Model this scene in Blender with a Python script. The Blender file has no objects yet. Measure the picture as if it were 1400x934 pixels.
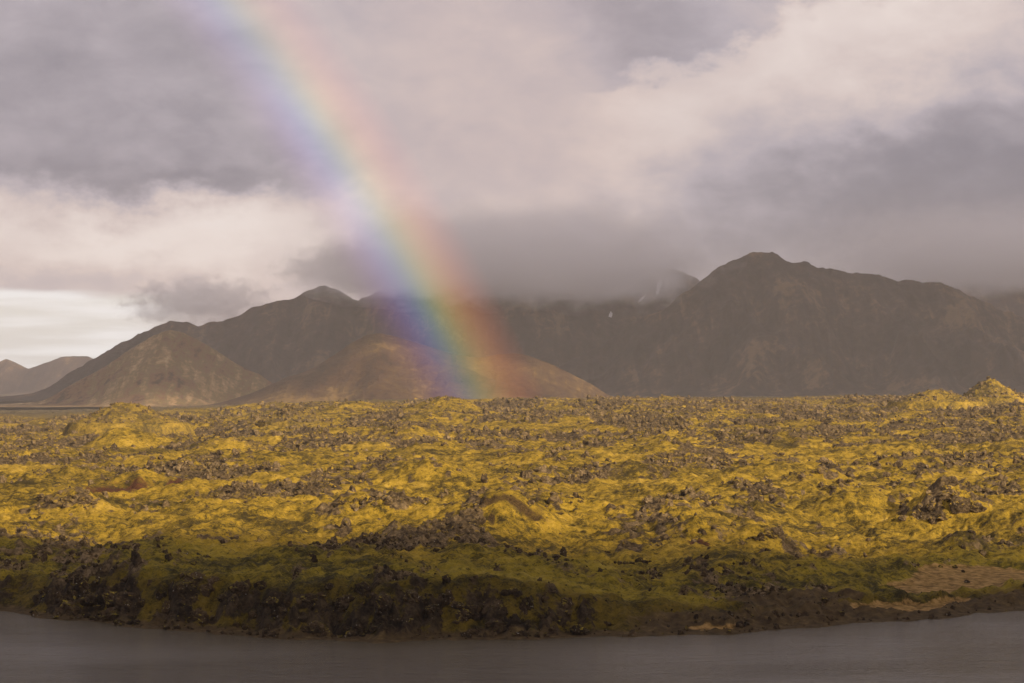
import bpy, math, random
import numpy as np
from mathutils import Vector, Matrix

# ------------------------------------------------------------------ camera, light, sky
FPX = 3293.0            # focal length in pixels of a 1400 px wide picture (24 degrees across)
CAMZ = 34.0             # camera height above the water
HOR = 530.0             # picture row of the horizon
scene = bpy.context.scene
col = scene.collection
rng = np.random.default_rng(11)
random.seed(11)

cam_d = bpy.data.cameras.new('camera')
cam_d.sensor_width = 36.0
cam_d.lens = 36.0 * FPX / 1400.0
cam_d.shift_y = 63.0 / 1400.0
cam_d.clip_start = 1.0
cam_d.clip_end = 120000.0
cam = bpy.data.objects.new('camera', cam_d)
cam.location = (0, 0, CAMZ)
cam.rotation_euler = (math.pi / 2, 0, 0)
col.objects.link(cam)
scene.camera = cam

SUN_EL = math.radians(20.0)
SUN_AZ = math.radians(142.0)                 # clockwise from +Y: behind the camera, to the right
sun_to = Vector((math.sin(SUN_AZ) * math.cos(SUN_EL), math.cos(SUN_AZ) * math.cos(SUN_EL), math.sin(SUN_EL)))
sun_d = bpy.data.lights.new('sun', 'SUN')
sun_d.energy = 5.0
sun_d.angle = math.radians(0.53)
sun_d.color = (1.0, 0.80, 0.54)
sun = bpy.data.objects.new('sun', sun_d)
sun.rotation_euler = (-sun_to).to_track_quat('-Z', 'Y').to_euler()
sun.location = sun_to * 3000
col.objects.link(sun)

vs = scene.view_settings
vs.view_transform = 'Standard'
vs.look = 'None'
vs.exposure = 0.6
vs.gamma = 1.0
vs.use_curve_mapping = False
scene.cycles.use_denoising = True
scene.cycles.max_bounces = 10
scene.cycles.volume_bounces = 8
scene.cycles.transparent_max_bounces = 32
scene.cycles.volume_max_steps = 256


class NT:
    """small helper to write node trees as expressions"""
    def __init__(self, tree):
        self.t = tree
        tree.nodes.clear()

    def n(self, kind, **kw):
        nd = self.t.nodes.new(kind)
        for k, v in kw.items():
            setattr(nd, k, v)
        return nd

    def put(self, sock, v):
        if isinstance(v, bpy.types.NodeSocket):
            self.t.links.new(v, sock)
        elif v is not None:
            if isinstance(v, tuple) and len(v) == 3 and sock.type == 'RGBA':
                v = v + (1.0,)
            sock.default_value = v

    def m(self, op, a, b=None, c=None, clamp=False):
        nd = self.n('ShaderNodeMath', operation=op, use_clamp=clamp)
        for i, v in enumerate((a, b, c)):
            if v is not None:
                self.put(nd.inputs[i], v)
        return nd.outputs[0]

    def add(self, *a):
        r = a[0]
        for x in a[1:]:
            r = self.m('ADD', r, x)
        return r

    def mul(self, *a):
        r = a[0]
        for x in a[1:]:
            r = self.m('MULTIPLY', r, x)
        return r

    def sub(self, a, b):
        return self.m('SUBTRACT', a, b)

    def ss(self, v, lo, hi, a=0.0, b=1.0):
        nd = self.n('ShaderNodeMapRange', interpolation_type='SMOOTHSTEP')
        for i, x in enumerate((v, lo, hi, a, b)):
            self.put(nd.inputs[i], x)
        return nd.outputs[0]

    def noise(self, vec, scale, detail=4.0, rough=0.5, dist=0.0, lac=2.0):
        nd = self.n('ShaderNodeTexNoise')
        self.put(nd.inputs['Vector'], vec)
        nd.inputs['Scale'].default_value = scale
        nd.inputs['Detail'].default_value = detail
        nd.inputs['Roughness'].default_value = rough
        nd.inputs['Lacunarity'].default_value = lac
        nd.inputs['Distortion'].default_value = dist
        return nd.outputs['Fac']

    def mix(self, f, a, b, blend='MIX'):
        nd = self.n('ShaderNodeMix', data_type='RGBA', blend_type=blend)
        self.put(nd.inputs[0], f)
        for s, v in ((nd.inputs[6], a), (nd.inputs[7], b)):
            if isinstance(v, tuple) and len(v) == 3:
                v = v + (1.0,)
            self.put(s, v)
        return nd.outputs[2]

    def comb(self, x, y, z):
        nd = self.n('ShaderNodeCombineXYZ')
        for i, v in enumerate((x, y, z)):
            self.put(nd.inputs[i], v)
        return nd.outputs[0]

    def sep(self, v):
        nd = self.n('ShaderNodeSeparateXYZ')
        self.put(nd.inputs[0], v)
        return nd.outputs

    def scalev(self, v, s):
        nd = self.n('ShaderNodeVectorMath', operation='MULTIPLY')
        self.put(nd.inputs[0], v)
        nd.inputs[1].default_value = s
        return nd.outputs[0]

    def ramp(self, f, stops, interp='LINEAR'):
        nd = self.n('ShaderNodeValToRGB')
        cr = nd.color_ramp
        cr.interpolation = interp
        while len(cr.elements) < len(stops):
            cr.elements.new(0.5)
        for e, (p, c) in zip(cr.elements, stops):
            e.position = p
            e.color = tuple(c) + (1.0,) if len(c) == 3 else c
        self.put(nd.inputs[0], f)
        return nd.outputs[0]


def lin(r, g, b):
    f = lambda c: c / 12.92 if c <= 0.04045 else ((c + 0.055) / 1.055) ** 2.4
    return (f(r / 255), f(g / 255), f(b / 255))


# ---- the sky: broken, heavy cloud over a pale clear strip near the horizon
world = bpy.data.worlds.new('World')
scene.world = world
world.use_nodes = True
W = NT(world.node_tree)
SKY_STRENGTH = 0.1
tc = W.n('ShaderNodeTexCoord')
dirv = tc.outputs['Generated']
x_, y_, z_ = W.sep(dirv)
az = W.mul(W.m('ARCTAN2', x_, y_), 57.2958)                  # degrees right of the view axis
el = W.mul(W.m('ARCSINE', z_), 57.2958)                      # degrees above the horizon
# cloud billows are stretched sideways and warped
dv = W.scalev(dirv, (1.0, 1.0, 1.9))
warp1 = W.sub(W.noise(dv, 14.0, 8.0, 0.62), 0.5)
warp2 = W.sub(W.noise(W.scalev(dirv, (1.3, 1.0, 2.2)), 17.0, 8.0, 0.62), 0.5)
fine = W.sub(W.noise(dv, 34.0, 7.0, 0.6, 0.3), 0.5)
big = W.sub(W.noise(dv, 6.5, 5.0, 0.5, 0.4), 0.5)
azw = W.add(az, W.mul(warp1, 6.0))
elw = W.add(el, W.mul(warp2, 3.6))


def deg(px, py):
    return ((px - 700) / FPX * 57.2958, (HOR - py) / FPX * 57.2958)


def blob(px, py, sx, sy, amp):
    """a soft cloud mass centred on a sky direction, width and height in degrees"""
    a, e = deg(px, py)
    da = W.mul(W.sub(azw, a), 1.0 / sx)
    de = W.mul(W.sub(elw, e), 1.0 / sy)
    r2 = W.add(W.mul(da, da), W.mul(de, de))
    return W.mul(W.m('POWER', 2.71828, W.mul(r2, -1.0)), amp)


# brightness field
lum = W.add(0.38, W.mul(big, 0.38), W.mul(fine, 0.24))
for b in [(560, 60, 4.2, 3.2, 0.05), (720, 150, 3.4, 2.6, 0.07), (60, 210, 5.5, 1.5, -0.13),
          (300, 235, 3.0, 0.9, -0.08), (30, 90, 3.5, 2.2, -0.07), (1420, 300, 4.5, 3.2, -0.22),
          (1050, 300, 6.0, 1.5, -0.05), (1250, 215, 4.0, 1.6, -0.06), (880, 50, 2.4, 1.6, -0.10),
          (250, 325, 4.0, 0.95, 0.38), (60, 330, 3.0, 0.5, 0.10), (100, 385, 4.5, 0.32, -0.08),
          (640, 325, 3.0, 1.2, 0.08), (1250, 375, 6.5, 1.2, -0.28), (250, 255, 4.5, 0.45, -0.14), (1220, 60, 3.0, 1.5, 0.10)]:
    lum = W.add(lum, blob(*b))
# the bright cumulus tops rising to the upper right
a0, e0 = deg(620, 215)
a1, e1 = deg(1190, -25)
ex = W.sub(W.add(e0, W.mul(W.sub(azw, a0), (e1 - e0) / (a1 - a0))), W.add(el, W.mul(fine, 2.2), W.mul(warp2, 3.2)))
inside = W.mul(W.ss(az, 0.5, 3.0), W.ss(az, 22.0, 12.0))
top_edge = W.ss(ex, -0.25, 0.5)
body = W.ss(ex, 4.6, 0.5)
lum = W.add(lum, W.mul(top_edge, body, inside, 0.22))
lum = W.m('MAXIMUM', lum, 0.12)
# colour: warm lit cloud, mauve shaded cloud
ccol = W.ramp(lum, [(0.0, lin(94, 94, 104)), (0.18, lin(124, 122, 131)), (0.36, lin(170, 163, 168)), (0.55, lin(205, 191, 184)), (0.80, lin(230, 219, 209)), (1.0, lin(240, 234, 226))])
ccol = W.mix(1.0, ccol, (0.745, 0.742, 0.785), 'MULTIPLY')
pink = W.mul(W.ss(az, -6.0, -1.5), W.ss(az, 5.0, 0.5), W.ss(el, 3.0, 5.5))
ccol = W.mix(W.mul(pink, 0.4), ccol, W.mix(1.0, ccol, (1.08, 0.97, 0.90), 'MULTIPLY'))
# clear strip low on the left, where the real sky shows
skyt = W.n('ShaderNodeTexSky', sky_type='NISHITA', sun_disc=False)
skyt.sun_elevation = SUN_EL
skyt.sun_rotation = SUN_AZ
skyt.air_density = 1.0
skyt.dust_density = 2.0
elg = W.add(el, W.mul(W.sub(W.noise(W.scalev(dirv, (1, 1, 5)), 22.0, 4.0, 0.5), 0.5), 0.5))
gap = W.mul(W.ss(elg, 2.38, 2.10), W.ss(az, -6.5, -9.5))
streak = W.noise(W.scalev(dirv, (1.0, 1.0, 12.0)), 16.0, 4.0, 0.5)
veil = W.mix(W.ss(streak, 0.35, 0.65, 0.6, 1.0), W.mix(1.0, skyt.outputs[0], (SKY_STRENGTH * 0.85,) * 3, 'MULTIPLY'), lin(214, 219, 222))
skycol = W.mix(gap, ccol, veil)
skycol = W.mix(1.0, skycol, (1 / SKY_STRENGTH,) * 3, 'MULTIPLY')
bg = W.n('ShaderNodeBackground')
W.put(bg.inputs[0], skycol)
bg.inputs[1].default_value = SKY_STRENGTH
wo = W.n('ShaderNodeOutputWorld')
W.t.links.new(bg.outputs[0], wo.inputs[0])
world.cycles.sampling_method = 'MANUAL'
world.cycles.sample_map_resolution = 1024


# ------------------------------------------------------------------ numpy noise
_perm = np.random.default_rng(5).permutation(512).astype(np.int64)
_perm = np.concatenate([_perm, _perm])
_ga = np.random.default_rng(6).uniform(0, 2 * math.pi, 512)
_gx, _gy = np.cos(_ga), np.sin(_ga)


def pn(x, y, seed=0):
    x = np.asarray(x, float) + seed * 37.17
    y = np.asarray(y, float) - seed * 11.71
    xi = np.floor(x); yi = np.floor(y)
    xf = x - xi; yf = y - yi
    xi = xi.astype(np.int64) & 511; yi = yi.astype(np.int64) & 511
    x1 = (xi + 1) & 511; y1 = (yi + 1) & 511
    u = xf * xf * xf * (xf * (xf * 6 - 15) + 10)
    v = yf * yf * yf * (yf * (yf * 6 - 15) + 10)

    def g(ix, iy, dx, dy):
        h = _perm[_perm[ix] + iy]
        return _gx[h] * dx + _gy[h] * dy
    a = g(xi, yi, xf, yf); b = g(x1, yi, xf - 1, yf)
    c = g(xi, y1, xf, yf - 1); d = g(x1, y1, xf - 1, yf - 1)
    ab = a + u * (b - a); cd = c + u * (d - c)
    return (ab + v * (cd - ab)) * 1.5


def fbm(x, y, o=4, seed=0, gain=0.5):
    s = 0; a = 1.0; f = 1.0; t = 0
    for i in range(o):
        s = s + a * pn(x * f, y * f, seed + i * 3); t += a
        a *= gain; f *= 2.03
    return s / t


def ridged(x, y, o=4, seed=0, gain=0.5):
    s = 0; a = 1.0; f = 1.0; t = 0
    for i in range(o):
        s = s + a * (1 - np.abs(pn(x * f, y * f, seed + i * 3)) * 1.6); t += a
        a *= gain; f *= 2.03
    return s / t


def sstep(x, a, b):
    t = np.clip((x - a) / (b - a), 0, 1)
    return t * t * (3 - 2 * t)


# ------------------------------------------------------------------ the shape of the ground
_shore_px = np.array([-900, -500, -200, 0, 150, 250, 400, 520, 650, 800, 930, 1010, 1100, 1200, 1305, 1330, 1400, 1600, 2000, 2600])
_shore_py = np.array([815, 822, 828, 836, 851, 861, 873, 878, 874, 869, 867, 864, 857, 848, 844, 837, 832, 826, 822, 818])
_shore_Y = CAMZ * FPX / (_shore_py - HOR)
_shore_X = (_shore_px - 700) / FPX * _shore_Y


def shore(X):
    return np.interp(X, _shore_X, _shore_Y) + pn(X / 9.0, X * 0 + 3.3, 4) * 2.6 + pn(X / 2.7, X * 0, 9) * 1.2 + pn(X / 1.1, X * 0 + 7.7, 10) * 0.6


def cliff_h(X):
    px = X / 345.0 * FPX + 700
    return np.interp(px, [-800, 0, 60, 120, 300, 420, 560, 700, 790, 860, 950, 1150, 1290, 1400, 1700], [5, 3.2, 4.2, 6.2, 5.6, 6.2, 6.8, 6.4, 4.6, 2.8, 2.4, 2.2, 1.0, 1.4, 3])


def base_h(X, Y):
    d = Y - shore(X)
    c = cliff_h(X)
    t = sstep(d, -0.6, 13.0)
    land = 0.15 + c * (0.45 * t + 0.55 * sstep(d, 3, 17))
    rise = np.interp(d, [0, 17, 45, 150, 400, 850, 1400, 2100, 2600, 3400, 6000, 40000], [0, 0, 1.0, 2.6, 4.4, 7.8, 11.0, 13.2, 12.5, 6.0, 4.0, 4.0])
    u = X / np.maximum(Y, 1.0)
    tilt = (20.0 * np.clip(u, -0.3, 0.3) - 11.0 * sstep(-u, 0.04, 0.20)) * sstep(Y, 500, 1900) + (6 - c) * sstep(d, 30, 160)
    h = land + rise + tilt
    return np.where(d > -0.6, h, np.maximum(0.15 + (d + 0.6) * 0.12, -4.0))


_nodes = {}


def ground_smooth(X, Y):
    d = Y - shore(X)
    k = sstep(d, 8, 60) * (1 - 0.6 * sstep(Y, 2300, 3000))
    h = base_h(X, Y)
    h = h + k * (3.6 * fbm(X / 75.0, Y / 95.0, 3, 21) + 2.9 * pn(X / 30.0, Y / 38.0, 31))
    h = h + 7.0 * fbm(X / 210.0, Y / 260.0, 3, 25) * sstep(Y, 800, 1500) * (1 - sstep(Y, 2300, 2700))
    return h


def hit(px, py, hf):
    """where the sight line through a picture point meets a surface"""
    Y = np.geomspace(315, 9500, 9000)
    X = (px - 700) / FPX * Y
    Z = CAMZ + (HOR - py) / FPX * Y
    g = hf(X, Y)
    i = np.argmax(g >= Z)
    if not (g >= Z).any():
        i = len(Y) - 1
    return float(X[i]), float(Y[i])


# rounded mounds standing on the field: picture x, y of the foot, width, height (px), roundness, rockiness
MOUNDS = [(165, 612, 150, 22, 0.0, .05), (690, 728, 210, 34, 0.0, .25), (590, 660, 170, 26, 0.1, .2),
          (180, 672, 150, 18, 0.2, .3), (1165, 715, 190, 26, 0.0, .05), (1300, 712, 150, 40, 0.3, .9),
          (870, 655, 160, 14, 0.2, .6), (95, 700, 120, 24, 0.3, .8), (500, 706, 180, 24, 0.3, .9),
          (1050, 760, 150, 22, 0.3, .6), (955, 740, 110, 18, 0.3, .6), (740, 700, 150, 16, 0.3, .7),
          (1120, 665, 130, 12, 0.2, .6), (1250, 640, 160, 12, 0.1, .1), (330, 690, 150, 14, 0.3, .7),
          (1080, 610, 200, 12, 0.3, .8), (560, 600, 190, 10, 0.3, .7), (330, 615, 150, 10, 0.3, .7),
          (820, 800, 200, 20, .3, .6), (200, 780, 240, 20, .2, .5), (1330, 760, 120, 16, .2, .5)]
_m = []
for (px, py, w, hh, sh, rk) in MOUNDS:
    X0, Y0 = hit(px, py, ground_smooth)
    _m.append((X0, Y0 + 0.35 * w / FPX * Y0, w / 2 / FPX * Y0, hh / FPX * Y0, sh, rk))


def mounds(X, Y):
    h = 0.0; r = 0.0
    for (X0, Y0, R, H, sh, rk) in _m:
        dx = (X - X0) / R; dy = (Y - Y0) / (R * 1.15)
        q = np.sqrt(dx * dx + dy * dy) + 0.12 * pn(X / R * 1.5, Y / R * 1.5, 77)
        m = np.clip(1 - q, 0, 1)
        prof = m * m * (3 - 2 * m)
        h = h + H * ((1 - sh) * prof + sh * m)
        r = np.maximum(r, rk * sstep(m, 0.0, 0.25))
    return h, r


def ground_mid(X, Y):
    return ground_smooth(X, Y) + mounds(X, Y)[0]


# patches of bare ground: picture x, y, half width, half height in px
def patch_world(px, py, wx, wy):
    X0, Y0 = hit(px, py, ground_mid)
    Xa, Ya = hit(px, py - wy, ground_mid)
    Xb, Yb = hit(px, py + wy, ground_mid)
    return (X0, (Ya + Yb) / 2, wx / FPX * Y0, max((Ya - Yb) / 2, 2.0))


RED = [patch_world(*a) for a in [(180, 668, 60, 16), (240, 664, 12, 8), (950, 745, 20, 10)]]
BROWN = [patch_world(*a) for a in [(690, 692, 65, 9), (640, 695, 30, 8), (740, 708, 14, 10), (672, 712, 7, 10), (765, 706, 12, 6)]]


def patch_mask(X, Y, lst, seed):
    r = 0.0
    n = 0.45 * fbm(X / 5.0, Y / 9.0, 3, seed)
    for (X0, Y0, a, b) in lst:
        q = np.sqrt(((X - X0) / a) ** 2 + ((Y - Y0) / b) ** 2) + n
        r = np.maximum(r, 1 - sstep(q, 0.5, 1.1))
    return r


def beach_mask(X, Y):
    """bare sand and trodden earth behind the low shore on the right"""
    d = Y - shore(X)
    px = X / Y * FPX + 700
    n = 0.35 * fbm(X / 8.0, Y / 12.0, 3, 91)
    q1 = ((px - 1330) / 120) ** 2 + ((d - 30) / 16) ** 2
    q2 = ((px - 1240) / 90) ** 2 + ((d - 9.0) / 3.5) ** 2
    q3 = ((px - 975) / 40) ** 2 + ((d - 3.0) / 1.6) ** 2
    s = np.maximum(np.maximum(1 - sstep(q1 + n * 1.6, 0.6, 1.1), 1 - sstep(q2 + n, 0.6, 1.1)), 0.8 * (1 - sstep(q3 + n, 0.6, 1.1)))
    bank = sstep(px, 780, 940) * (1 - sstep(d, 7, 12)) * sstep(d, -2, 0)
    e4 = 1 - sstep(((px - 1090) / 110) ** 2 + ((d - 13.0) / 4.5) ** 2 + n * 1.5, 0.6, 1.05)
    foot = 0.8 * (1 - sstep(d, 1.2, 3.5))
    return s, np.maximum(np.maximum(bank, e4), foot)


def ground_full(X, Y, cell=None):
    """height plus the masks the ground material reads"""
    d = Y - shore(X)
    if cell is None:
        cell = Y / 2400.0
    land = sstep(d, 0.0, 4.0)
    h = ground_smooth(X, Y)
    mh, mr = mounds(X, Y)
    h = h + mh
    sand, earth = beach_mask(X, Y)
    flat = 1 - sand
    # where lava rubble breaks through the moss
    z = Y / 700.0
    rm = fbm(X / (38.0 * z ** 0.35), Y / (72.0 * z ** 0.35), 4, 41, 0.55) + 0.42 * fbm(X / 10.0, Y / 16.0, 3, 43) + 0.30 * pn(X / 3.1, Y / 4.2, 44)
    far = sstep(Y, 600, 1150)
    right = sstep(X / Y, -0.05, 0.15)
    thr = 0.06 - 0.14 * far - 0.08 * far * right + 0.10 * sstep(Y, 1700, 2200) + 0.05 * (1 - sstep(Y, 380, 520))
    rock = sstep(rm, thr - 0.06, thr + 0.26)
    cl = (1 - sstep(d, 7, 14)) * sstep(cliff_h(X), 2.6, 4.8)
    rock = np.maximum(rock, cl * sstep(fbm(X / 5.0, Y / 6.0, 3, 47) + 0.4 * pn(X / 1.6, Y / 1.9, 48), -0.45, 0.35))
    rock = np.maximum(rock, mr * sstep(fbm(X / 10.0, Y / 14.0, 3, 49), -0.3, 0.1))
    clean = [m for m in _m if m[5] < 0.1]
    for (X0, Y0, R, H, sh, rk) in clean:
        rock = rock * sstep(np.hypot((X - X0) / R, (Y - Y0) / R), 0.6, 1.15)
    rock = rock * flat
    red = patch_mask(X, Y, RED, 61)
    brown = patch_mask(X, Y, BROWN, 63)
    f = lambda wl: np.clip((wl / cell - 1.6) / 2.5, 0, 1)
    big = 1 + 1.3 * sstep(Y, 600, 1700)
    # moss hummocks
    hum = 0.85 * np.abs(pn(X / 7.5, Y / 9.0, 51)) * f(8) * 2.0 + 0.42 * np.abs(pn(X / 2.9, Y / 3.4, 53)) * f(3) * 2.0 + 0.22 * np.abs(pn(X / 1.2, Y / 1.4, 55)) * 2.0 * f(1.2)
    h = h + hum * land * flat * (1 - 0.4 * rock) * (0.35 + 0.65 * sstep(d, 2, 10))
    # rubble
    jag = 1.5 * ridged(X / 6.5, Y / 8.0, 2, 71) + 0.9 * np.abs(pn(X / 2.6, Y / 3.0, 73)) + 0.55 * pn(X / 1.2, Y / 1.4, 75) * f(1.2) + 0.35 * pn(X / 0.6, Y / 0.7, 79) * f(0.6)
    h = h + rock * land * (jag - 0.7) * big * (1 + 0.9 * cl)
    h = h - 0.35 * red
    h = h + land * sstep(d, 5, 20) * earth * 0.2
    return h, rock, sand, earth, red, brown, d


# ------------------------------------------------------------------ materials
def new_mat(name):
    m = bpy.data.materials.new(name)
    m.use_nodes = True
    return m, NT(m.node_tree)


def out_surface(N, bsdf):
    o = N.n('ShaderNodeOutputMaterial')
    N.t.links.new(bsdf.outputs[0], o.inputs['Surface'])


def principled(N, colr, rough=0.9, normal=None, spec=0.25):
    b = N.n('ShaderNodeBsdfPrincipled')
    N.put(b.inputs['Base Color'], colr)
    N.put(b.inputs['Roughness'], rough)
    b.inputs['Specular IOR Level'].default_value = spec
    if normal is not None:
        N.put(b.inputs['Normal'], normal)
    return b


def bump(N, h, strength, dist):
    b = N.n('ShaderNodeBump')
    b.inputs['Strength'].default_value = strength
    b.inputs['Distance'].default_value = dist
    N.put(b.inputs['Height'], h)
    return b.outputs[0]


def moss_rock_cols(N, pos, pits=True):
    n1 = N.noise(pos, 0.045, 4.0, 0.55)
    n2 = N.noise(pos, 0.7, 5.0, 0.65)
    n3 = N.noise(pos, 3.2, 4.0, 0.6)
    n4 = N.noise(pos, 0.19, 4.0, 0.6, 0.5)
    t = N.add(N.mul(N.sub(n1, 0.5), 1.3), N.mul(N.sub(n4, 0.5), 1.3), N.mul(N.sub(n2, 0.5), 1.3), N.mul(N.sub(n3, 0.5), 0.9), 0.5)
    moss = N.ramp(t, [(0.10, (0.040, 0.030, 0.009)), (0.32, (0.110, 0.078, 0.012)), (0.50, (0.256, 0.174, 0.018)), (0.76, (0.392, 0.262, 0.028)), (1.0, (0.47, 0.32, 0.062))])
    # dead moss and rock pockets, plus tussock shadows painted in as dark specks
    pit = N.ss(N.noise(pos, 0.85, 6.0, 0.78, 0.6), 0.545, 0.615)
    moss = N.mix(N.mul(pit, 0.85), moss, (0.045, 0.033, 0.012))
    r = N.add(N.mul(N.noise(pos, 0.22, 4.0, 0.6), 0.4), N.mul(N.noise(pos, 1.3, 6.0, 0.75), 0.6))
    rockc = N.ramp(r, [(0.37, (0.014, 0.010, 0.006)), (0.46, (0.058, 0.040, 0.021)), (0.55, (0.150, 0.106, 0.056)), (0.67, (0.29, 0.215, 0.125))])  # darkest stops paint crevice shade into the rock colour
    return moss, rockc, n2, n3


def make_ground_mat():
    m, N = new_mat('moss_and_lava')
    geo = N.n('ShaderNodeNewGeometry')
    pos = geo.outputs['Position']
    at = {}
    for k in ('rock', 'sand', 'earth', 'red', 'brown', 'plain', 'olive', 'bank'):
        a = N.n('ShaderNodeAttribute', attribute_name=k)
        at[k] = a.outputs['Fac']
    moss, rockc, n2, n3 = moss_rock_cols(N, pos)
    olive_shade = N.ss(N.add(at['olive'], N.mul(N.sub(n2, 0.5), 0.7)), 0.1, 0.9)
    moss = N.mix(olive_shade, moss, N.mix(1.0, moss, (0.60, 0.68, 0.55), 'MULTIPLY'))  # greener near moss, with the shore shade also put into its colour
    moss = N.mix(N.ss(N.add(at['bank'], N.mul(N.sub(n2, 0.5), 1.2)), 0.2, 0.9), moss, N.mix(1.0, moss, (0.50, 0.46, 0.5), 'MULTIPLY'))  # bank moss darkened further to paint in the shade there
    nz = N.sep(geo.outputs['Normal'])[2]
    speck = N.noise(pos, 1.1, 6.0, 0.72, 0.5)
    bare = N.add(at['rock'], N.mul(N.sub(speck, 0.5), 1.9), N.mul(N.sub(0.86, nz), 0.9), -0.12)
    rk = N.ss(bare, 0.28, 0.66)
    rockc = N.mix(N.ss(at['bank'], 0.2, 0.9), rockc, N.mix(1.0, rockc, (0.30, 0.29, 0.29), 'MULTIPLY'))  # bank rock darkened in colour to deepen the shade by the water
    c = N.mix(rk, moss, rockc)
    earthc = N.ramp(n2, [(0.3, (0.028, 0.018, 0.009)), (0.55, (0.075, 0.050, 0.022)), (0.75, (0.14, 0.10, 0.040))])
    c = N.mix(N.ss(N.add(at['earth'], N.mul(N.sub(n2, 0.5), 0.9)), 0.35, 0.75), c, earthc)
    sandc = N.ramp(n2, [(0.38, (0.10, 0.060, 0.018)), (0.5, (0.23, 0.142, 0.045)), (0.62, (0.34, 0.22, 0.085))])
    c = N.mix(N.ss(N.add(at['sand'], N.mul(N.sub(n2, 0.5), 0.8)), 0.4, 0.7), c, sandc)
    redc = N.ramp(n3, [(0.38, (0.022, 0.009, 0.006)), (0.62, (0.125, 0.048, 0.025))])
    c = N.mix(N.ss(N.add(at['red'], N.mul(N.sub(n2, 0.5), 1.6), N.mul(N.sub(n3, 0.5), 1.2)), 0.45, 1.0), c, redc)
    brc = N.ramp(n3, [(0.38, (0.022, 0.014, 0.006)), (0.62, (0.100, 0.062, 0.024))])
    c = N.mix(N.ss(N.add(at['brown'], N.mul(N.sub(n2, 0.5), 1.6), N.mul(N.sub(n3, 0.5), 1.2)), 0.45, 1.0), c, brc)
    pl = N.ramp(N.noise(pos, 0.006, 5.0, 0.6), [(0.3, (0.055, 0.045, 0.028)), (0.55, (0.11, 0.085, 0.040)), (0.75, (0.17, 0.125, 0.055))])
    c = N.mix(at['plain'], c, pl)
    bh = N.add(N.mul(n2, 0.6), N.mul(N.noise(pos, 5.0, 4.0, 0.65), 0.35))
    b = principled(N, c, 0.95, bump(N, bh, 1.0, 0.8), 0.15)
    out_surface(N, b)
    return m


def make_rock_mat(name='lava_rock', shade_tint=None, mossy=0.40):
    m, N = new_mat(name)
    geo = N.n('ShaderNodeNewGeometry')
    pos = geo.outputs['Position']
    moss, rockc, n2, n3 = moss_rock_cols(N, pos)
    if shade_tint:  # darker copy: shade is put into both rock and moss colour
        rockc = N.mix(1.0, rockc, shade_tint, 'MULTIPLY')
        moss = N.mix(1.0, moss, (0.60, 0.68, 0.55), 'MULTIPLY')
    nz = N.sep(geo.outputs['Normal'])[2]
    patchy = N.noise(pos, 0.9, 5.0, 0.65)
    k = N.ss(N.add(N.mul(nz, 0.55), N.mul(N.sub(patchy, 0.5), 2.2)), mossy, mossy + 0.22)
    lich = N.ss(N.noise(pos, 2.6, 3.0, 0.6), 0.66, 0.72)
    c = N.mix(lich, rockc, (0.36, 0.34, 0.30))
    c = N.mix(k, c, moss)
    b = principled(N, c, 0.93, bump(N, N.noise(pos, 6.0, 6.0, 0.7), 0.9, 0.25), 0.2)
    out_surface(N, b)
    return m


def make_mountain_mat(name, stops, streak_amt, scale=1.0):
    m, N = new_mat(name)
    geo = N.n('ShaderNodeNewGeometry')
    pos = geo.outputs['Position']
    st = N.noise(N.scalev(pos, (0.028 * scale, 0.0055 * scale, 0.0055 * scale)), 1.0, 5.0, 0.6, 0.6)
    bl = N.noise(pos, 0.0042 * scale, 5.0, 0.58)
    fn = N.noise(pos, 0.045 * scale, 5.0, 0.65)
    t = N.add(N.mul(st, streak_amt), N.mul(bl, 1.0 - streak_amt * 0.6), N.mul(N.sub(fn, 0.5), 0.35), -0.4 * streak_amt * 0.5)  # scree streaks; their contrast also paints gully shading into the colour
    c = N.ramp(t, stops)
    b = principled(N, c, 0.95, bump(N, N.add(fn, N.mul(st, 0.6)), 0.6, 8.0), 0.1)
    out_surface(N, b)
    return m


MAT_GROUND = make_ground_mat()
MAT_ROCK = make_rock_mat()
MAT_CRAG = make_rock_mat('shaded_lava_rock', (0.40, 0.37, 0.36), 0.46)  # same lava rock, colour darkened for the shaded shore


# ------------------------------------------------------------------ mesh helpers
def mesh_np(name, V, F, mat, smooth=True, attrs=None):
    me = bpy.data.meshes.new(name)
    V = np.ascontiguousarray(V, np.float32)
    F = np.ascontiguousarray(F, np.int32)
    k = F.shape[1]
    me.vertices.add(len(V)); me.vertices.foreach_set('co', V.ravel())
    me.loops.add(F.size); me.loops.foreach_set('vertex_index', F.ravel())
    me.polygons.add(len(F))
    me.polygons.foreach_set('loop_start', np.arange(0, F.size, k, dtype=np.int32))
    me.polygons.foreach_set('use_smooth', np.full(len(F), smooth, bool))
    me.update(calc_edges=True)
    if attrs:
        for n, a in attrs.items():
            at = me.attributes.new(n, 'FLOAT', 'POINT')
            at.data.foreach_set('value', np.ascontiguousarray(a, np.float32).ravel())
    me.materials.append(mat)
    return me


def link(name, me, parent=None, **props):
    o = bpy.data.objects.new(name, me)
    col.objects.link(o)
    o.parent = parent
    for k, v in props.items():
        o[k] = v
    return o


def grid_faces(nr, nc):
    i = np.arange(nr - 1)[:, None] * nc + np.arange(nc - 1)[None, :]
    return np.stack([i, i + 1, i + nc + 1, i + nc], -1).reshape(-1, 4)


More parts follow.
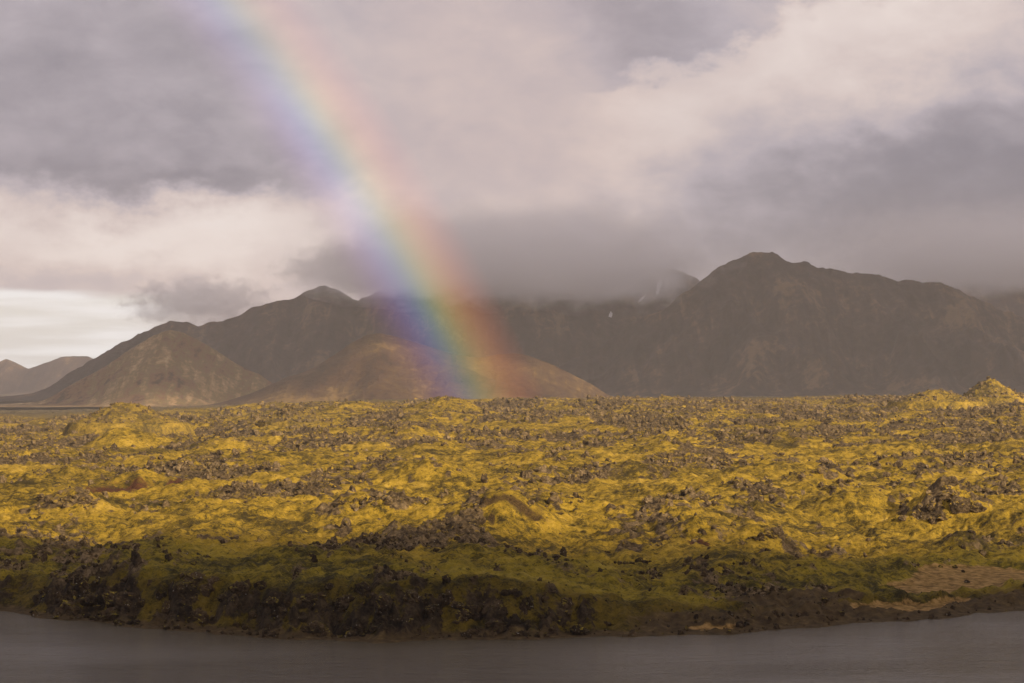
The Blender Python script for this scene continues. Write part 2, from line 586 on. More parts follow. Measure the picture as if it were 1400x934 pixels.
# ------------------------------------------------------------------ ground sheet
NC_IN, NR_IN = 860, 960
s_in = np.linspace(-0.25, 0.25, NC_IN)
s_out = 0.25 + np.geomspace(0.0008, 1.3, 90) - 0.0002
S_ = np.concatenate([-s_out[::-1], s_in, s_out])
Yr = np.concatenate([np.geomspace(316, 2650, NR_IN), np.geomspace(2665, 20000, 70)])
GX = S_[None, :] * Yr[:, None]
GY = np.broadcast_to(Yr[:, None], GX.shape)
cell = np.broadcast_to(np.gradient(S_)[None, :] * Yr[:, None], GX.shape)
gh, g_rock, g_sand, g_earth, g_red, g_brown, g_d = ground_full(GX, GY, cell)
plain = sstep(GY, 2250, 2600)
gh = gh
g_attr = dict(rock=g_rock * (1 - plain), sand=g_sand, earth=g_earth, red=g_red, brown=g_brown, plain=plain, olive=1 - sstep(g_d + 40 * fbm(GX / 30, GY / 60, 3, 95), 15, 110), bank=1 - sstep(g_d, 8, 20))  # olive and bank also carry the painted shore shade
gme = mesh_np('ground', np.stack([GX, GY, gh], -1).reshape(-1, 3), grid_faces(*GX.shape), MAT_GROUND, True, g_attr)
ground = link('ground', gme, kind='structure', label='moss covered lava field rising gently from the lake shore')


def gz(X, Y):
    return ground_full(np.asarray(X, float), np.asarray(Y, float))[0]


# ------------------------------------------------------------------ water
def make_water():
    m, N = new_mat('lake_water')
    geo = N.n('ShaderNodeNewGeometry')
    pos = geo.outputs['Position']
    w0 = N.noise(N.scalev(pos, (0.5, 1.0, 1.0)), 0.35, 4.0, 0.65, 0.4)
    w1 = N.noise(N.scalev(pos, (0.45, 1.0, 1.0)), 0.9, 4.0, 0.6, 0.4)
    w2 = N.noise(N.scalev(pos, (0.7, 1.0, 1.0)), 3.0, 3.0, 0.6)
    h = N.add(N.mul(w0, 1.5), w1, N.mul(w2, 0.30))
    gust = N.noise(N.scalev(pos, (0.012, 0.03, 1.0)), 1.0, 3.0, 0.5)
    b = principled(N, (0.062, 0.050, 0.032), N.ss(gust, 0.3, 0.7, 0.12, 0.22), bump(N, h, 1.0, 0.6), 0.5)
    b.inputs['IOR'].default_value = 1.33
    out_surface(N, b)
    xs = np.linspace(-4000, 4000, 60); ys = np.linspace(-3000, 470, 40)
    X, Y = np.meshgrid(xs, ys)
    me = mesh_np('water', np.stack([X, Y, X * 0], -1).reshape(-1, 3), grid_faces(*X.shape), m)
    return link('water', me, kind='structure', label='grey brown lake water with fine wind ripples')


make_water()

# ------------------------------------------------------------------ mountains
def px_profile(pts, Yc):
    p = np.array(pts, float)
    x = (p[:, 0] - 700) / FPX * Yc
    z = CAMZ + (HOR - p[:, 1]) / FPX * Yc
    return x, z


def make_mountain(name, label, pts, Yc, mat, slope, seed, gully, L, nx=300, ny=170, rough=1.0, front=None, spurs=(), lift=0.0):
    xs, zs = px_profile(pts, Yc)
    zs = zs + np.where(zs > 30, 9.0 + lift, 0.0)
    H = zs.max()
    BASE = 12.0

    def hf(X, Y):
        wx = X + L * 0.35 * fbm(X / (L * 2.2), Y / (L * 2.2), 3, seed + 7) * sstep(np.abs(Y - Yc), 0, L * 1.5)
        P = np.interp(wx, xs, zs, left=-60, right=-60) - BASE
        dy = np.abs(Y - Yc - 0.25 * L * fbm(X / (L * 1.6), X * 0, 2, seed + 3))
        e = 0.02 * H / slope
        a = P - slope * (np.sqrt(dy * dy + e * e) - e)
        for (pa, ya, pb, yb, da, db, ws) in spurs:            # side ridges running down towards the plain
            Ya = Yc - da; Yb = Yc - db
            xa = (pa - 700) / FPX * Ya; za = CAMZ + (HOR - ya) / FPX * Ya - BASE
            xb = (pb - 700) / FPX * Yb; zb = CAMZ + (HOR - yb) / FPX * Yb - BASE
            t = np.clip(((X - xa) * (xb - xa) + (Y - Ya) * (Yb - Ya)) / ((xb - xa) ** 2 + (Yb - Ya) ** 2), 0, 1)
            dd = np.hypot(X - (xa + t * (xb - xa)), Y - (Ya + t * (Yb - Ya)))
            aa = za + t * (zb - za) - ws * dd
            k2 = 0.03 * H
            a = np.where(np.abs(a - aa) < 6 * k2, k2 * np.logaddexp(a / k2, aa / k2), np.maximum(a, aa))
        k = 0.07 * H
        h = k * np.logaddexp(0, np.clip(a / k, -40, 60))
        rel = np.clip(h / H, 0, 1)
        mid = sstep(rel, 0.02, 0.25) * (0.25 + 0.75 * sstep(dy, 0.02 * H, 0.5 * H))
        g = ridged(wx / L, Y / (L * 3.2), 4, seed, 0.55) - 0.6
        h = h + gully * g * mid * H * 0.25
        h = h + rough * (0.022 * H * fbm(X / (0.22 * L), Y / (0.3 * L), 4, seed + 5, 0.6)) * sstep(rel, 0.0, 0.2)
        return h + BASE - 9.0

    W_ = H / slope * 1.5
    x = np.linspace(xs.min() - 40, xs.max() + 40, nx)
    d = np.linspace(-1, 0.55, ny)
    y = Yc + np.sign(d) * np.abs(d) ** 1.1 * W_
    for (pa, ya, pb, yb, da, db, ws) in spurs:
        y = np.linspace(min(y.min(), Yc - db - 150), y.max(), ny)
    X, Y = np.meshgrid(x, y)
    Z = hf(X, Y)
    me = mesh_np(name, np.stack([X, Y, Z], -1).reshape(-1, 3), grid_faces(*X.shape), mat)
    o = link(name, me, kind='structure', label=label)
    return o, hf


M_DARK = make_mountain_mat('dark_slope', [(0.36, (0.012, 0.009, 0.010)), (0.46, (0.028, 0.020, 0.019)), (0.55, (0.048, 0.033, 0.027)), (0.64, (0.130, 0.086, 0.048))], 0.48, 1.15)
M_CONE = make_mountain_mat('scoria_slope', [(0.34, (0.060, 0.040, 0.030)), (0.43, (0.16, 0.088, 0.055)), (0.52, (0.155, 0.118, 0.058)), (0.60, (0.29, 0.19, 0.105)), (0.70, (0.45, 0.35, 0.20))], 0.55, 2.0)
M_OLIVE = make_mountain_mat('olive_slope', [(0.36, (0.024, 0.015, 0.012)), (0.46, (0.050, 0.028, 0.019)), (0.56, (0.075, 0.046, 0.023)), (0.66, (0.17, 0.11, 0.045))], 0.3, 1.6)

make_mountain('mountain', 'faint grey hills low on the horizon beyond the dark ridge',
              [(-260, 545), (-150, 500), (-60, 480), (-20, 500), (8, 491), (22, 496), (38, 505), (60, 497), (85, 488), (120, 487), (150, 500), (220, 530), (300, 555)],
              11500, M_DARK, 0.42, 301, 0.6, 260, 200, 90)
make_mountain('mountain', 'dark ridge with notched peak behind the brown cone, top in cloud',
              [(-60, 570), (0, 556), (45, 541), (100, 508), (160, 474), (200, 452), (232, 440), (258, 440), (270, 447), (300, 439), (330, 428), (352, 420), (380, 410), (400, 407), (425, 396), (443, 390), (462, 397), (490, 412), (512, 402), (530, 393), (560, 386), (610, 380), (680, 388), (760, 400), (860, 440), (960, 560)],
              6600, M_DARK, 0.62, 311, 0.8, 170, 280, 130)
back_o, back_hf = make_mountain('mountain', 'broad mountain shrouded in cloud with snow patches near its top',
              [(560, 560), (620, 470), (660, 430), (700, 410), (760, 390), (830, 372), (890, 364), (935, 374), (980, 394), (1060, 425), (1200, 470), (1300, 560)],
              6900, M_DARK, 0.55, 321, 0.9, 190, 220, 120)
make_mountain('mountain', 'far bluish mountain behind the dark peak, its summit in cloud',
              [(1060, 560), (1160, 420), (1220, 385), (1290, 375), (1360, 362), (1440, 350), (1540, 352), (1700, 430), (1850, 560)],
              8200, M_DARK, 0.55, 331, 0.9, 220, 160, 90)
make_mountain('mountain', 'dark steep mountain with rounded peak above the lava plain',
              [(690, 560), (740, 520), (800, 480), (870, 440), (930, 402), (960, 386), (980, 369), (1000, 358), (1022, 352), (1040, 345), (1055, 345), (1075, 352), (1100, 355), (1130, 363), (1160, 370), (1210, 378), (1260, 385), (1300, 391), (1340, 405), (1400, 440), (1480, 480), (1560, 520), (1640, 560)],
              6100, M_DARK, 0.66, 341, 1.0, 180, 360, 180,
              spurs=[(960, 395, 1215, 552, 60, 900, 0.75), (1120, 365, 1010, 540, 60, 720, 0.8), (1310, 395, 1420, 548, 40, 800, 0.75), (1230, 382, 1290, 545, 60, 760, 0.85)])
cone_o, cone_hf = make_mountain('hill', 'brown volcanic cone with pale scree streaks at the foot of the ridge',
              [(-120, 572), (0, 560), (55, 548), (100, 528), (150, 499), (185, 476), (212, 460), (232, 454), (250, 457), (280, 472), (320, 497), (360, 518), (400, 538), (440, 556), (480, 570)],
              4300, M_CONE, 0.50, 351, 0.45, 90, 220, 120, 0.6, lift=3.0)
hill_o, hill_hf = make_mountain('hill', 'low olive crater hill with a long curved rim at the rainbow foot',
              [(300, 572), (345, 556), (385, 535), (440, 497), (480, 470), (500, 460), (516, 457), (540, 461), (580, 474), (620, 486), (655, 491), (680, 486), (705, 484), (730, 490), (770, 507), (810, 528), (845, 543), (890, 553), (940, 565)],
              3900, M_OLIVE, 0.46, 361, 0.25, 110, 240, 120, 0.5, spurs=[(516, 458, 800, 548, 10, 190, 0.42)], lift=2.0)

# snow left in the gullies
m_snow, N = new_mat('old_snow')
out_surface(N, principled(N, N.ramp(N.noise(N.n('ShaderNodeNewGeometry').outputs['Position'], 0.2, 3.0), [(0.3, (0.62, 0.62, 0.66)), (0.7, (0.82, 0.82, 0.84))]), 0.7))
for i, (px, py, w, hh, sk) in enumerate([(901, 392, 8, 14, -3), (834, 434, 5, 10, -3), (787, 439, 4, 6, 0), (877, 410, 6, 6, -4), (664, 428, 3, 3, 0)]):
    X0, Y0 = hit(px, py, back_hf)
    n = 27
    a, b = np.meshgrid(np.linspace(-1, 1, n), np.linspace(-1, 1, n))
    kx = Y0 / FPX
    slope_y = 0.55
    sq = np.clip(1 - 0.55 * np.abs(fbm(a * 2.3 + i * 5, b * 1.9, 3, 88)) * 3, 0.12, 1)
    r = np.sqrt(a * a + b * b)
    fx = a * sq * np.where(r > 1, 1 / np.maximum(r, 1e-6), 1)
    fy = b * sq * np.where(r > 1, 1 / np.maximum(r, 1e-6), 1)
    X = X0 + (fx * w / 2 - fy * sk) * kx
    Y = Y0 + fy * hh / 2 * kx / slope_y
    Z = back_hf(X, Y) + 3.0
    V = np.stack([X, Y, Z], -1).reshape(-1, 3)
    Vb = V.copy(); Vb[:, 2] -= 9.0
    F = grid_faces(n, n)
    edge = [(j) for j in range(n)] + [(j * n + n - 1) for j in range(1, n)] + [((n - 1) * n + j) for j in range(n - 2, -1, -1)] + [(j * n) for j in range(n - 2, 0, -1)]
    side = [(edge[(q + 1) % len(edge)], edge[q], edge[q] + n * n, edge[(q + 1) % len(edge)] + n * n) for q in range(len(edge))]
    me = mesh_np('snow_patch', np.concatenate([V, Vb]), np.concatenate([F, np.array(side)]), m_snow)
    link('snow_patch', me, back_o)

import bmesh


def ico(sub):
    bm = bmesh.new()
    bmesh.ops.create_icosphere(bm, subdivisions=sub, radius=1.0)
    V = np.array([v.co[:] for v in bm.verts]); F = np.array([[v.index for v in f.verts] for f in bm.faces])
    bm.free()
    return V, F


# ------------------------------------------------------------------ little cones on the skyline of the lava field
def make_mound(px, py_top, w, hpx, Yc, seed, label, rocky, skew=0.0, sharp=0.6, dull=0.15):
    kx = Yc / FPX
    R = w / 2 * kx
    n = 90
    a, b = np.meshgrid(np.linspace(-1.25, 1.25, n), np.linspace(-1.25, 1.25, n))
    x0 = (px - 700) * kx
    q = np.sqrt((a - skew * (1 - np.abs(a))) ** 2 + b * b)
    q = q * (1 + 0.10 * fbm(a * 1.6 + seed, b * 1.6, 3, seed))
    m = np.clip(1 - q, 0, 1)
    prof = sharp * m + (1 - sharp) * m * m * (3 - 2 * m)
    X = x0 + a * R; Y = Yc + b * R
    H = hpx * kx
    z0 = CAMZ + (HOR - (py_top + hpx)) * kx
    g = base_h(X, Y)
    rock = np.clip(rocky * (0.6 + 1.2 * fbm(X / 9, Y / 9, 3, seed + 4)), 0, 1) * sstep(m, 0, 0.15)
    Z = z0 + H * prof + 0.16 * H * fbm(X / (0.35 * R), Y / (0.35 * R), 4, seed + 1, 0.6) * sstep(m, 0, .2) + (0.35 + rock * 1.3) * pn(X / 2.5, Y / 2.5, seed + 2)
    Z = Z - 14.0 * sstep(q, 0.98, 1.2)
    at = dict(rock=rock, sand=a * 0, earth=a * 0, red=a * 0, brown=a * 0, plain=a * 0 + dull, olive=a * 0, bank=a * 0)
    me = mesh_np('mound', np.stack([X, Y, Z], -1).reshape(-1, 3), grid_faces(n, n), MAT_GROUND, True, at)
    o = link('mound', me, kind='structure', label=label)
    r = np.random.default_rng(seed)
    nk = int(60 + 420 * rocky)
    i = r.integers(0, n * n, nk * 3)
    i = i[(m.ravel()[i] > 0.03)][:nk]
    V, F = ico(1)
    P = V[None] * (1 + r.uniform(-0.34, 0.34, (len(i), len(V), 1))) * r.uniform(0.65, 1.3, (len(i), 1, 3))
    sz = (1.6 + 4.5 * r.random(len(i)) ** 3) * kx / 2
    C = np.stack([X.ravel()[i], Y.ravel()[i], Z.ravel()[i] + 0.2 * sz], -1)
    P = P * sz[:, None, None] + C[:, None, :]
    FF = (F[None] + (np.arange(len(i)) * len(V))[:, None, None]).reshape(-1, 3)
    link('rubble', mesh_np('rubble', P.reshape(-1, 3), FF, MAT_ROCK, False), o, kind='stuff')
    return o


make_mound(1354, 517, 92, 28, 1750, 401, 'pointed golden moss cone standing on the lava field skyline', 0.45, 0.0, 0.75)
make_mound(1280, 533, 130, 16, 1700, 402, 'low rounded mossy rise beside the pointed golden cone', 0.5, 0.0, 0.1)
make_mound(602, 541, 165, 26, 1500, 403, 'broad yellow mossy hump in front of the olive hill', 0.4, 0.1, 0.3)
make_mound(402, 553, 100, 24, 1350, 404, 'small rocky hump on the skyline below the dark ridge', 0.9, 0.0, 0.4, 0.4)
make_mound(176, 550, 165, 28, 1300, 405, 'brownish mossy hump below the volcanic cone', 0.65, -0.08, 0.2, 0.3)
make_mound(485, 549, 170, 18, 1600, 406, 'low yellow swell beside the broad mossy hump', 0.35, 0.0, 0.0)
make_mound(912, 542, 110, 14, 1900, 407, 'low yellow swell under the dark steep mountain', 0.4, 0.0, 0.1)

# ------------------------------------------------------------------ lava rocks
def vnoise3(P, seed):
    return pn(P[:, 0] + P[:, 2] * 0.7, P[:, 1] - P[:, 2] * 0.9, seed) + 0.5 * pn(P[:, 2] * 2 + P[:, 0], P[:, 1] * 2 + P[:, 2], seed + 1)


def rock_mesh(seed, tall, mat=None):
    r = np.random.default_rng(seed)
    V, F = ico(4)
    P = V.copy()
    for _ in range(9):                                   # broken planes
        nrm = r.normal(size=3); nrm /= np.linalg.norm(nrm)
        dd = r.uniform(0.45, 0.9)
        k = P @ nrm - dd
        P = P - np.clip(k, 0, None)[:, None] * nrm * 0.92
    P *= (1 + 0.28 * vnoise3(V * 1.6 + seed, seed) + 0.13 * vnoise3(V * 4.2 + seed, seed + 5))[:, None]
    P *= np.array([r.uniform(0.8, 1.25), r.uniform(0.8, 1.2), tall * r.uniform(0.75, 1.1)])
    return mesh_np('lava_rock', P, F, mat or MAT_ROCK, False)


ROCKS = [rock_mesh(900 + i, t) for i, t in enumerate((0.8, 0.9, 1.0, 0.7, 1.1, 0.85, 0.75, 1.0))]
CRAGS = [rock_mesh(930 + i, t, MAT_CRAG) for i, t in enumerate((0.9, 1.1, 1.3, 0.8, 1.0, 1.2))]
SPIRES = [rock_mesh(950 + i, t, MAT_CRAG) for i, t in enumerate((1.9, 2.3, 1.6))]
PLACED = []


def put_rock(X, Y, size, label, group, pool=ROCKS, sink=0.3):
    """label: text with {k} where the look of the single rock is told"""
    if len(PLACED) >= 300:
        return
    i = int(rng.integers(len(pool)))
    me = pool[i]
    o = bpy.data.objects.new('lava_rock', me)
    col.objects.link(o)
    s = size / 2
    o.scale = (s * rng.uniform(0.85, 1.2), s * rng.uniform(0.85, 1.2), s * rng.uniform(0.8, 1.3))
    o.rotation_euler = (rng.uniform(-0.3, 0.3), rng.uniform(-0.3, 0.3), rng.uniform(0, 6.28))
    o.location = (X, Y, float(gz([X], [Y])[0]) + s * (0.5 - sink))
    o['category'] = 'rock'; o['group'] = group
    c = np.empty(len(me.vertices) * 3, np.float32); me.vertices.foreach_get('co', c); c = c.reshape(-1, 3)
    M = np.array(o.rotation_euler.to_matrix()) @ np.diag(o.scale)
    P = c @ M.T
    e = np.ptp(P, axis=0)
    PLACED.append((o, label, group, size, e[2] / max(e[0], 1e-6), Y - float(shore(np.array([X]))[0])))


def label_rocks():
    """each rock is told by its size and outline within its own heap, those in the bank by their height there too"""
    for g in sorted({p[2] for p in PLACED}):
        L = [p for p in PLACED if p[2] == g]
        sz = sorted(p[3] for p in L)
        asp = sorted(p[4] for p in L)
        for (o, label, _, size, a, d) in L:
            q = sz.index(size) / max(len(sz) - 1, 1)
            w = 'small' if q < 0.34 else 'middling' if q < 0.67 else 'large' if q < 0.97 else 'very large'
            r = asp.index(a) / max(len(asp) - 1, 1)
            f = 'squat' if r < 0.25 else 'blocky' if r < 0.5 else 'rounded' if r < 0.75 else 'upright'
            if len(L) < 5:
                w = ['small', 'middling', 'large', 'very large'][sz.index(size)]; f = ''
            place = ''
            if g.startswith('crags'):
                place = ' at the waterline' if d < 4 else ' half way up' if d < 8 else ' along the top'
            o['label'] = ' '.join((w + ' ' + f + ' ' + label + place).split())


def cluster(px, py, wx, wy, n, smin, smax, label, group, pool=ROCKS):
    for _ in range(n):
        a = rng.normal(0, 0.45); b = rng.normal(0, 0.45)
        X, Y = hit(px + a * wx, py + b * wy, ground_mid)
        size = (smin + (smax - smin) * rng.random() ** 2) / FPX * Y
        put_rock(X, Y, size, label, group, pool)


# the dark crags along the water
k = 0
while k < 96:
    px = rng.uniform(70, 790)
    X = (px - 700) / FPX * 340
    d = rng.uniform(0.5, 12.5)
    Y = float(shore(np.array([X]))[0]) + d
    X = (px - 700) / FPX * Y
    if rng.random() > float(sstep(cliff_h(np.array([X])), 2.5, 5.5)[0]):
        continue
    put_rock(X, Y, 0.9 + 2.2 * rng.random() ** 2, 'dark lava boulder in the lake bank', 'crags along the lake bank', CRAGS)
    k += 1
for px, d, s in [(470, 8, 3.6), (520, 6, 3.2), (600, 8, 3.0), (150, 9, 3.4), (175, 8, 3.0), (420, 9, 2.8), (680, 6, 2.6), (720, 8, 2.8), (560, 9, 3.2), (100, 8, 2.4), (635, 5, 2.6), (495, 11, 3)]:
    X = (px - 700) / FPX * 340
    Y = float(shore(np.array([X]))[0]) + d
    put_rock((px - 700) / FPX * Y, Y, s, 'jutting dark crag rising from the lake bank', 'big crags of the lake bank', CRAGS, 0.35)
for px, py, s in [(187, 782, 16), (770, 770, 12), (60, 775, 10), (430, 775, 9)]:
    X, Y = hit(px, py, ground_mid)
    put_rock(X, Y, s / FPX * Y, 'upright dark lava spire on shaded moss behind the lake bank', 'lava spires behind the bank', SPIRES)
cluster(1300, 695, 55, 22, 16, 7, 20, 'grey lava boulder heaped on the mound above the sandy cove', 'boulder heap above the sandy cove')
for px, py, s in [(1312, 700, 26), (1255, 712, 20), (1290, 685, 18), (1235, 722, 14)]:
    X, Y = hit(px, py, ground_mid)
    put_rock(X, Y, s / FPX * Y, 'big grey lava block in the boulder heap above the sandy cove', 'big blocks above the sandy cove')
cluster(500, 694, 90, 9, 34, 5, 14, 'dark lava rock in the rock band by the brown capped mound', 'rock band beside the brown capped mound')
cluster(95, 690, 55, 12, 22, 6, 16, 'grey lava rock in the outcrop beside the red earth patch', 'outcrop beside the red earth')
cluster(285, 682, 60, 9, 18, 5, 13, 'grey lava rock in the outcrop between red earth and rock band', 'outcrop right of the red earth')
cluster(760, 690, 55, 10, 20, 5, 12, 'grey lava rock behind the brown capped mound', 'rocks behind the brown capped mound')
cluster(1045, 745, 40, 16, 20, 5, 14, 'grey lava rock on the steep outcrop below the bright moss bank', 'outcrop below the bright moss bank')
cluster(958, 738, 34, 10, 10, 5, 12, 'lava rock beside the small red earth scar', 'rocks at the small red scar')
cluster(850, 775, 90, 14, 20, 4, 11, 'dark lava rock on shaded moss above the low brown bank', 'rocks above the low brown bank', CRAGS)
cluster(1180, 660, 60, 10, 16, 4, 11, 'grey lava rock on the crest above the bright moss bank', 'rocks above the bright moss bank')
cluster(1340, 770, 50, 20, 8, 5, 12, 'dark rock at the edge of the sandy cove', 'rocks by the sandy cove', CRAGS)

label_rocks()

# all the smaller rubble of the lava field: far past counting
def rubble(name, label, N, ylo, yhi, sub, smin_px, smax_px, seed, smin_m, smax_m, mat=MAT_ROCK):
    r = np.random.default_rng(seed)
    M = N * 9
    Y = np.exp(r.uniform(math.log(ylo), math.log(yhi), M))
    X = r.uniform(-0.235, 0.235, M) * Y
    h, rock, sand, earth, red, brown, d = ground_full(X, Y)
    steep = np.abs(ground_full(X, Y + 0.8)[0] - h)
    keep = (r.random(M) < rock ** 2.2 * (0.4 + 0.6 * np.clip(steep, 0, 1)) + 0.006 * (sand < 0.3) + 0.05 * earth + 0.10 * (d < 1.2)) & (d > -1.6) & (sand < 0.6)
    idx = np.nonzero(keep)[0][:N]
    X, Y, h = X[idx], Y[idx], h[idx]
    n = len(X)
    s = np.clip((smin_px + (smax_px - smin_px) * r.random(n) ** 4) / FPX * Y, smin_m, smax_m) / 2
    V, F = ico(sub)
    nv = len(V)
    P = V[None] * (1 + r.uniform(-0.34, 0.34, (n, nv, 1)))
    P = P * r.uniform(0.65, 1.3, (n, 1, 3)) * np.array([1, 1, 1.05])
    a = r.uniform(0, 6.28, n); t = r.uniform(-0.7, 0.7, n)
    ca, sa, ct, st = np.cos(a)[:, None], np.sin(a)[:, None], np.cos(t)[:, None], np.sin(t)[:, None]
    x, y, z = P[..., 0], P[..., 1], P[..., 2]
    y, z = y * ct - z * st, y * st + z * ct
    x, y = x * ca - y * sa, x * sa + y * ca
    P = np.stack([x, y, z], -1) * s[:, None, None]
    P[..., 0] += X[:, None]; P[..., 1] += Y[:, None]; P[..., 2] += (h + s * 0.25)[:, None]
    FF = (F[None] + (np.arange(n) * nv)[:, None, None]).reshape(-1, 3)
    me = mesh_np(name, P.reshape(-1, 3), FF, mat, False)
    print(name, n)
    return link(name, me, kind='stuff', label=label)


rubble('lava_rubble', 'dark lava rubble scattered through the shaded lake bank', 2600, 325, 405, 2, 2.2, 10, 20, 0.25, 1.5, MAT_CRAG)
rubble('lava_rubble', 'loose broken lava rubble strewn over the near moss', 3800, 405, 760, 2, 2.0, 13, 21, 0.25, 2.4)
rubble('lava_rubble', 'distant jagged lava rubble covering the far field', 22000, 660, 2250, 1, 1.6, 10.0, 22, 0.4, 4.2)

# ------------------------------------------------------------------ clouds lying on the mountains
def hull(a, b, c, seed, amp=0.12, boxy=False):
    V, F = ico(4)
    if boxy:
        V = V / (np.abs(V) ** 4).sum(1)[:, None] ** 0.25
    P = V * (1 + amp * vnoise3(V * 1.3 + seed, seed))[:, None]
    return P * np.array([a, b, c]), F


def cloud_mat(name, dens, a, b, c, scale, noise_amt, seed, edge=0.9, boxy=False):
    m, N = new_mat(name)
    tcx = N.n('ShaderNodeTexCoord').outputs['Object']
    unit = N.scalev(tcx, (1 / a, 1 / b, 1 / c))
    if boxy:
        q = [N.m('POWER', N.m('ABSOLUTE', t_), 4.0) for t_ in N.sep(unit)]
        rad = N.m('POWER', N.add(*q), 0.25)
    else:
        ln = N.n('ShaderNodeVectorMath', operation='LENGTH')
        N.put(ln.inputs[0], unit)
        rad = ln.outputs['Value']
    nv = N.n('ShaderNodeVectorMath', operation='ADD')
    N.put(nv.inputs[0], tcx); nv.inputs[1].default_value = (seed * 311.0, seed * 97.0, 0)
    ns = N.noise(N.scalev(nv.outputs[0], (1.0, 1.0, 1.5)), scale, 5.0, 0.55, 0.3)
    e = N.add(N.sub(edge, rad), N.mul(N.sub(ns, 0.5), noise_amt))
    dn = N.mul(N.ss(e, 0.0, 0.60 if boxy else 0.45), dens)
    if boxy:                                   # thick at the base, thinning upwards
        dn = N.mul(dn, N.ss(N.sep(unit)[2], 0.75, -0.75, 0.12, 1.0))
    v = N.n('ShaderNodeVolumePrincipled')
    v.inputs['Color'].default_value = (0.998, 0.992, 0.997, 1)
    v.inputs['Density Attribute'].default_value = ''
    N.put(v.inputs['Density'], dn)
    v.inputs['Anisotropy'].default_value = 0.0
    o = N.n('ShaderNodeOutputMaterial')
    N.t.links.new(v.outputs[0], o.inputs['Volume'])
    return m


def cloud(px, py, wpx, hpx, Yc, depth, dens, seed, label, scale=None, noise_amt=1.0, boxy=False):
    kx = Yc / FPX
    a, b, c = wpx / 2 * kx, depth / 2, hpx / 2 * kx
    P, F = hull(a, b, c, seed, 0.05, boxy)
    m = cloud_mat('cloud_vapour', dens, a, b, c, scale or 2.2 / c, noise_amt, seed, 0.9, boxy)
    me = mesh_np('cloud', P, F, m)
    o = link('cloud', me, label=label, category='cloud', group='clouds lying on the mountains')
    o.location = ((px - 700) * kx, Yc, CAMZ + (HOR - py) * kx)
    return o


cloud(700, 341, 630, 176, 6330, 1150, 0.0115, 1, 'grey cloud hiding the top of the broad snow patched mountain', 0.009, 1.25, True)
cloud(1410, 336, 660, 150, 6600, 1350, 0.0090, 2, 'dim grey cloud trailing over the far bluish mountain', 0.009, 1.1, True)
cloud(275, 414, 250, 84, 7300, 320, 0.0085, 3, 'small ragged mauve cloud behind the ridge, over the pale clear strip', None, 2.0)
cloud(480, 368, 260, 80, 6500, 420, 0.0060, 4, 'thin cloud wisp on the notched peak of the dark ridge', None, 1.4)

# ------------------------------------------------------------------ clouds overhead whose shade lies on shore and mountains
def deck_cloud(name_label, X, Y, Z, a, b, c, dens, seed):
    P, F = hull(a, b, c, seed, 0.16)
    m, N = new_mat('cloud_mass')
    v = N.n('ShaderNodeVolumePrincipled')
    v.inputs['Color'].default_value = (0.95, 0.95, 0.95, 1)
    v.inputs['Density Attribute'].default_value = ''
    v.inputs['Density'].default_value = dens
    o_ = N.n('ShaderNodeOutputMaterial')
    N.t.links.new(v.outputs[0], o_.inputs['Volume'])
    m.cycles.homogeneous_volume = True
    me = mesh_np('cloud', P, F, m)
    o = link('cloud', me, label=name_label, category='cloud', group='clouds overhead')
    o.location = (X, Y, Z)
    return o


def up_sun(X, Y, Z0, Z):
    t = (Z - Z0) / sun_to.z
    return X + sun_to.x * t, Y + sun_to.y * t


cx, cy = up_sun(0, 208, 4, 520)
deck_cloud('dark cloud overhead whose shade falls on the lake shore', cx, cy, 520, 620, 230, 45, 0.013, 61)
cx, cy = up_sun(500, 5900, 250, 1900)
deck_cloud('broad grey cloud overhead whose shade falls on the mountains', cx, cy, 1900, 7500, 2350, 200, 0.006, 62)

# ------------------------------------------------------------------ rainbow: a thick arch whose volume emits the bow's light, before the olive hill
RY = 2950.0
RK = RY / FPX
RCX, RCZ = (-1962 - 700) * RK, CAMZ + (HOR - 1796) * RK
RR = 2900 * RK
HALF = 84 * RK
DEPTH = 70.0


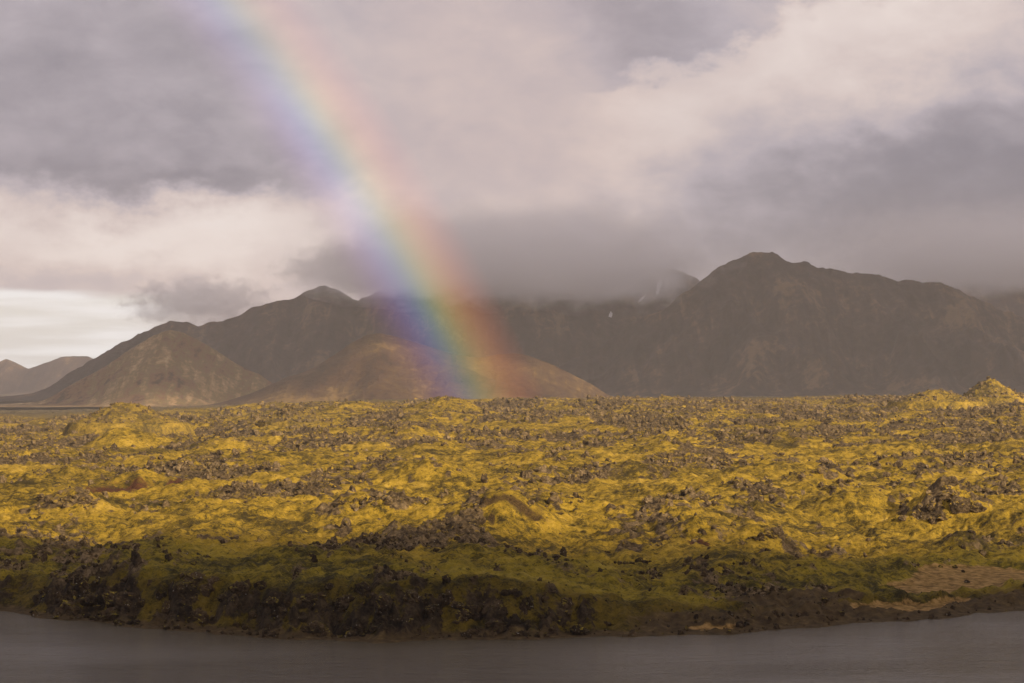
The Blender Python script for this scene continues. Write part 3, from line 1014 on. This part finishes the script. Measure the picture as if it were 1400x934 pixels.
def make_rainbow():
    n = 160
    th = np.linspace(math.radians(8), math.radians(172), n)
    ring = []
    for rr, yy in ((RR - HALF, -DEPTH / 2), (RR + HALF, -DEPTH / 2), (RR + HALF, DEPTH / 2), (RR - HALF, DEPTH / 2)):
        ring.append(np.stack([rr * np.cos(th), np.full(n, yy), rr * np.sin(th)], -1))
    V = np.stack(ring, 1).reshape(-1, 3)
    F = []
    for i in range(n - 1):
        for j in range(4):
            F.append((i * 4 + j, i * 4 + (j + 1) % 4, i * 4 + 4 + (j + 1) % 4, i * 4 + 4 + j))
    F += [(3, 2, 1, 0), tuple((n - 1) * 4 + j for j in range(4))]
    m, N = new_mat('bow_emission')
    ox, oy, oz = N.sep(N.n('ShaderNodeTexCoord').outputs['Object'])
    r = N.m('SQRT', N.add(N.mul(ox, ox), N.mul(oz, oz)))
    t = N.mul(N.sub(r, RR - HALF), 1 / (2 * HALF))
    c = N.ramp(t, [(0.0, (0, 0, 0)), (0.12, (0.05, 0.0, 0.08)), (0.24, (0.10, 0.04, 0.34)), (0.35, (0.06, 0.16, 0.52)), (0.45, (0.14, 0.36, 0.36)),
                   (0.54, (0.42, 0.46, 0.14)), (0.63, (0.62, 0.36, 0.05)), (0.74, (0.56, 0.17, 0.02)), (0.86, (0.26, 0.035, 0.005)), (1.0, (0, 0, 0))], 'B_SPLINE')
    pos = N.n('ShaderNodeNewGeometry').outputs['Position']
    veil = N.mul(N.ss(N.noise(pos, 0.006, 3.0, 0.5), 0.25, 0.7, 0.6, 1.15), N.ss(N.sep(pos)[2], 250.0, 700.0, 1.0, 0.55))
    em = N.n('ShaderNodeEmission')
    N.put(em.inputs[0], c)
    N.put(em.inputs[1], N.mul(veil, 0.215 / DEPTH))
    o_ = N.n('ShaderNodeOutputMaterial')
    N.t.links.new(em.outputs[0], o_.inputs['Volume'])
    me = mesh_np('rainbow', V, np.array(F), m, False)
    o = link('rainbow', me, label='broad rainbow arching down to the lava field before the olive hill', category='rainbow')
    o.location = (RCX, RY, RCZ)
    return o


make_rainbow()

# ------------------------------------------------------------------ haze
def make_haze():
    m, N = new_mat('haze')
    v = N.n('ShaderNodeVolumePrincipled')
    v.inputs['Color'].default_value = (0.95, 0.92, 0.97, 1)
    v.inputs['Density Attribute'].default_value = ''
    v.inputs['Density'].default_value = 0.000040
    v.inputs['Anisotropy'].default_value = 0.0
    o_ = N.n('ShaderNodeOutputMaterial')
    N.t.links.new(v.outputs[0], o_.inputs['Volume'])
    m.cycles.homogeneous_volume = True
    x, y0, y1, z0, z1 = 31500, -3500, 20500, -6, 760
    V = [(sx * x, yy, zz) for zz in (z0, z1) for yy in (y0, y1) for sx in (-1, 1)]
    F = [(0, 2, 3, 1), (4, 5, 7, 6), (0, 1, 5, 4), (1, 3, 7, 5), (3, 2, 6, 7), (2, 0, 4, 6)]
    me = mesh_np('haze', np.array(V), np.array(F), m, False)
    return link('haze', me, kind='stuff', label='thin pale haze filling the air over the plain')


make_haze()
